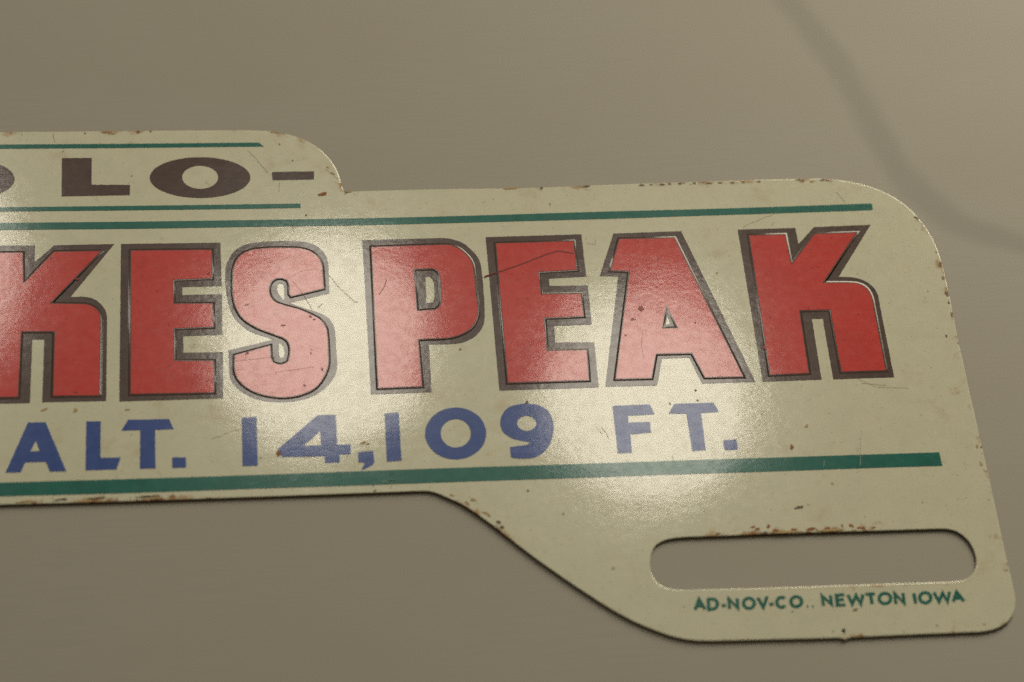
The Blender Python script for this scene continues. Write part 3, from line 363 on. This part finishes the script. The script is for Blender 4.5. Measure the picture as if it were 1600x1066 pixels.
def plain(name, color, rough, var=0.3, scale=1.5, bump=0.01):
    t = NT(name)
    n = t.noise(scale, 5.0, 0.65, w=1.0)
    t.set(Base_Color=t.mix(t.band(n, 0.3, 0.7), color, tuple(x * (1 - var) for x in color)), Roughness=rough)
    t.bump(t.math('MULTIPLY', t.noise(scale * 2, 3.0, 0.6, w=2.0), bump))
    t.b.inputs['Specular IOR Level'].default_value = 0.3
    return t.m
M_RAW = plain('rusty_cut_edge', (0.060, 0.034, 0.020), 0.75, 0.5, 1.2, 0.03)
CHIP_MATS = {
    'rust': plain('rust_spot', (0.40, 0.165, 0.055), 0.7, 0.45, 3.0),
    'brown_chip': plain('bare_brown_metal', (0.17, 0.12, 0.07), 0.4, 0.6, 3.0),
    'ochre': plain('ochre_stain', (0.50, 0.36, 0.15), 0.5, 0.2, 3.0),
    'gouge': plain('dark_gouge', (0.20, 0.014, 0.012), 0.5, 0.3, 2.0),
    'deep_red': plain('deep_red_scuff', (0.33, 0.020, 0.018), 0.16, 0.3, 2.0),
    'dark_crack': plain('hairline_crack', (0.22, 0.165, 0.10), 0.3, 0.4, 2.0),
    'brown_scratch': plain('brown_scratch', (0.46, 0.37, 0.20), 0.5, 0.3, 1.0),
    'light_scratch': plain('pale_scratch', (0.55, 0.55, 0.46), 0.35, 0.3, 1.0),
    'dark_green': plain('green_dent_shade', (0.012, 0.11, 0.085), 0.4, 0.3, 2.0),  # flat strokes: the shade of the stripe's dent painted as darker green
}

def table_material():
    t = NT('grey_tabletop')
    fine = t.noise(1.0, 3.0, 0.6, stretch=(0.12, 2.2, 1), w=1.0)
    broad = t.noise(0.03, 3.0, 0.5, stretch=(0.6, 1.6, 1), w=3.0)
    base = (0.395, 0.381, 0.340)
    col = t.mix(t.band(fine, 0.3, 0.7), base, tuple(x * 0.95 for x in base))
    col = t.mix(t.band(broad, 0.3, 0.7), col, (0.378, 0.360, 0.316))
    # one soft darker streak that wanders down to the right: v = curve(u) in a turned frame
    a, b = Vector(STREAK[0]), Vector(STREAK[-1])
    L = (b - a).length
    d = (b - a).normalized(); nrm = Vector((-d.y, d.x))
    sep = t.t.nodes.new('ShaderNodeSeparateXYZ')
    t.t.links.new(t.mm, sep.inputs[0])
    X, Y = sep.outputs[0], sep.outputs[1]
    u = t.math('DIVIDE', t.math('ADD', t.math('MULTIPLY', X, d.x), t.math('MULTIPLY_ADD', Y, d.y, -a.dot(d))), L)
    v = t.math('ADD', t.math('MULTIPLY', X, nrm.x), t.math('MULTIPLY_ADD', Y, nrm.y, -a.dot(nrm)))
    fc = t.t.nodes.new('ShaderNodeFloatCurve')
    S = 40.0
    cv = fc.mapping.curves[0]
    pts = [((Vector(p) - a).dot(d) / L, 0.5 + (Vector(p) - a).dot(nrm) / S) for p in STREAK]
    for i, p in enumerate(pts):
        if i == 0: cv.points[0].location = p
        elif i == len(pts) - 1: cv.points[-1].location = p
        else: cv.points.new(*p)
    fc.mapping.update()
    t.link(u, fc.inputs['Value'])
    w = t.math('MULTIPLY', t.math('SUBTRACT', fc.outputs[0], 0.5), S)
    dist = t.math('ABSOLUTE', t.math('SUBTRACT', v, w))
    dist = t.math('ADD', dist, t.band(t.noise(0.12, 2.0, 0.5, w=6.0), 0.3, 0.7, -0.4, 0.4))
    streak = t.band(dist, 0.6, 3.6, 1.0, 0.0)
    col = t.mix(t.math('MULTIPLY', streak, 0.68), col, (0.284, 0.272, 0.244))
    t.b.inputs['Specular IOR Level'].default_value = 0.25
    t.set(Base_Color=col, Roughness=t.band(broad, 0.3, 0.7, 0.46, 0.48))
    t.bump(t.math('ADD', t.math('MULTIPLY', t.noise(2.5, 3.0, 0.6, w=8.0), 0.0012), t.math('MULTIPLY', fine, 0.003)))
    return t.m

# ------------------------------------------------------------------ the tabletop
mb = MB()
q = ccw([(-600, -420), (600, -420), (600, 500), (-600, 500)])
r0 = mb.ring(q, -24.0); r1 = mb.ring(q, -2.0); r2 = mb.ring(offset(q, -2.0), 0.0)
mb.bridge(r0, r1, 0, False); mb.bridge(r1, r2, 0, True)
mb.fill(None, 0, 0, True, [r2]); mb.fill(None, 0, 0, False, [r0])
table = mb.build('tabletop', table_material())
table['kind'] = 'structure'
table['label'] = 'smooth grey brown tabletop with one soft darker streak at the right'

# ------------------------------------------------------------------ the plate
root = bpy.data.objects.new('license_plate_topper', None)
root.empty_display_size = 0.02
COL.objects.link(root)
root['label'] = 'cream enamelled metal license plate topper with red PEAK lettering, green stripes and a bolt slot'
root['category'] = 'plate topper'

mb = MB()
outl = ragged(smooth_loop(ccw(PLATE), 40, 0.5), 0.035, 1.3, 3.0)
slots = [ragged(smooth_loop(ccw(s), 40, 0.4), 0.045, 1.6, 5.0 + i) for i, s in enumerate(SLOTS)]
Z0 = 0.004
PROFILE = [(0.0, Z0), (0.0, T - 0.09), (0.022, T - 0.042), (0.065, T - 0.011), (0.14, T)]
def hot(l):
    # where the edge is worn most: weight of the wear at each point of an outline
    res = []
    for p in l:
        w = 0.12 + 0.22 * max(0.0, noise.noise(Vector((p[0] * 0.11, p[1] * 0.11, 2.2))) + 0.15)
        for q, r, k in HOT:
            w = max(w, k * math.exp(-((p[0] - q[0]) ** 2 + (p[1] - q[1]) ** 2) / (r * r)))
        res.append(w)
    return res
inner_rings, bottom = [], []
for k, l in enumerate([outl] + slots):
    sgn = -1 if k == 0 else 1
    hw = hot(l)
    rs = [mb.ring(offset(l, sgn * d), z, hw) for d, z in PROFILE]
    wall2 = mb.ring(l, PROFILE[1][1], hw)
    mb.bridge(rs[0], rs[1], 1, True, flip=(k > 0))
    prev = wall2
    for r in rs[2:]:
        mb.bridge(prev, r, 0, True, flip=(k > 0)); prev = r
    prev = mb.ring(offset(l, sgn * 0.14), T, hw)
    for d, a in ((0.45, 0.75), (0.8, 0.35), (1.3, 0.0)):
        flat1 = mb.ring(offset(l, sgn * d), T, [x * a for x in hw])
        mb.bridge(prev, flat1, 0, False, flip=(k > 0)); prev = flat1
    inner_rings.append(flat1); bottom.append(rs[0])
mb.fill(None, T, 0, True, inner_rings)
mb.fill(None, Z0, 1, False, bottom)
plate = mb.build('metal_sheet', [M_CREAM, M_RAW], root)

seed = 1.0
def ink(loops, amp=0.045, step=0.25):
    global seed
    seed += 3.7
    return [ragged(resample(smooth_loop(ccw(l), 35, 0.3), step), amp, 3.2, seed + i) for i, l in enumerate(loops)]

for s in STRIPES:
    mb = MB(); mb.film(ink([s], 0.035, 0.3), T, T + Z_INK)
    mb.build('green_stripe', M_GREEN, root)

for nm, loops in COLO:
    mb = MB(); mb.film(ink(loops), T, T + Z_INK)
    mb.build(nm, M_BROWN, root)

SKIRT = []
for q in range(11):                      # rounded foot and rounded shoulder of the stamped step
    a = q / 10
    SKIRT.append((0.43 - 0.34 * a, Z_INK - 0.004 + (Z_EMB - Z_INK + 0.004) * (0.5 - 0.5 * math.cos(math.pi * a))))
for nm, outer, red in PEAK:
    mb = MB()
    mb.film(ink(outer, 0.06), T, T + Z_INK)
    tops = []
    for k, l in enumerate(red):
        l = smooth_loop(ccw(l), 35, 0.3)
        sgn = 1 if k == 0 else -1
        prev = None
        for d, z in SKIRT:
            r = mb.ring(offset(l, sgn * d), T + z)
            if prev: mb.bridge(prev, r, 0, True, flip=(k > 0))
            prev = r
        tops.append(offset(l, sgn * 0.09))
    mb.fill(tops, T + Z_EMB, 0)
    o = mb.build(nm, M_BROWN, root)
    o['label'] = 'embossed red capital outlined in brown'
    mb = MB(); mb.film(ink(red, 0.04), T + Z_EMB, T + Z_EMB + 0.02)
    mb.build('red_face', M_RED, o)

for nm, loops in ALT:
    mb = MB(); mb.film(ink(loops, 0.05), T, T + Z_INK)
    mb.build(nm, M_BLUE, root)

def stroke(mb, pts, width, z):
    """one pen stroke as a flat ribbon with mitred joints"""
    closed = (Vector(pts[0]) - Vector(pts[-1])).length < 1e-3
    P = [Vector(p) for p in (pts[:-1] if closed else pts)]
    n = len(P)
    Lft, Rgt = [], []
    for i in range(n):
        a = P[i] - P[i - 1] if (i > 0 or closed) else P[1] - P[0]
        b = P[(i + 1) % n] - P[i] if (i < n - 1 or closed) else a
        if i == 0 and not closed: a = b
        a = a.normalized(); b = b.normalized()
        na = Vector((-a.y, a.x)); nb = Vector((-b.y, b.x))
        m = na + nb
        m = m.normalized() if m.length > 1e-3 else na
        k = width / 2 / max(0.42, m.dot(na))
        Lft.append(P[i] + m * k); Rgt.append(P[i] - m * k)
    s = len(mb.v)
    for l, r in zip(Lft, Rgt):
        mb.v += [(l.x * 1e-3, l.y * 1e-3, z * 1e-3), (r.x * 1e-3, r.y * 1e-3, z * 1e-3)]
        mb.edge += [0.0, 0.0]
    for i in range(n if closed else n - 1):
        j = (i + 1) % n
        mb.f.append((s + 2*i + 1, s + 2*j + 1, s + 2*j, s + 2*i)); mb.sm.append(False); mb.mi.append(0)

for nm, strokes in MAKER:
    mb = MB()
    for k, s in enumerate(strokes):
        stroke(mb, s, 0.32 if nm == 'period' else 0.42, T + Z_INK - 0.004 * k)
    mb.build(nm, M_GREEN, root)

# ------------------------------------------------------------------ wear: chips, rust, scratches and a dent's painted shade lying on the paint
def top_z(x, y):
    """height of the paint under a point (mm)"""
    def inside(l):
        c = False
        n = len(l)
        for i in range(n):
            (x1, y1), (x2, y2) = l[i - 1], l[i]
            if (y1 > y) != (y2 > y) and x < (x2 - x1) * (y - y1) / (y2 - y1) + x1:
                c = not c
        return c
    for nm, o, r in PEAK:
        if inside(o[0]):
            return T + Z_EMB + 0.026
    return T + Z_INK + 0.006

wear_mb = {}
for i, (kind, p, w, h, ang) in enumerate(CHIPS):
    mb = wear_mb.setdefault(kind, MB())
    a0 = math.radians(ang + 2)
    n = 30
    pts = []
    for k in range(n):
        th = 2 * math.pi * k / n
        rr = 0.9 + 0.6 * noise.noise(Vector((math.cos(th) * 1.3, math.sin(th) * 1.3, i * 5.1))) + 0.5 * noise.noise(Vector((math.cos(th) * 4.3, math.sin(th) * 4.3, i * 3.1)))
        x, y = math.cos(th) * w / 2 * rr, math.sin(th) * h / 2 / 0.82 * rr
        pts.append((p[0] + x * math.cos(a0) - y * math.sin(a0), p[1] + x * math.sin(a0) + y * math.cos(a0)))
    mb.fill([pts], top_z(*p) + 0.0004 * (i % 9))
for i, (kind, w, pts) in enumerate(SCRATCHES):
    mb = wear_mb.setdefault(kind, MB())
    Q = []
    for a, b in zip(pts[:-1], pts[1:]):
        for q in range(4):
            v = Vector(a).lerp(Vector(b), q / 4)
            Q.append((v.x + 0.07 * noise.noise(Vector((v.x * 2, v.y * 2, i))), v.y + 0.07 * noise.noise(Vector((v.x * 2, v.y * 2, i + 50)))))
    Q.append(pts[-1])
    z = max(top_z(*pts[0]), top_z(*pts[-1]), top_z(*pts[len(pts) // 2])) if kind in ('deep_red', 'dark_crack', 'gouge') else top_z(*pts[0])
    stroke(mb, Q, w * (0.8 if kind == 'gouge' else 0.6), z + 0.001)
NAMES = {'rust': 'rust_spots', 'brown_chip': 'paint_chips', 'ochre': 'rust_stains', 'deep_red': 'red_scuffs', 'gouge': 'long_scratch', 'dark_crack': 'paint_cracks', 'brown_scratch': 'brown_scratches', 'light_scratch': 'pale_scratches', 'dark_green': 'stripe_dent_shade'}
for kind, mb in wear_mb.items():
    o = mb.build(NAMES[kind], CHIP_MATS[kind], root)
    o['kind'] = 'stuff'
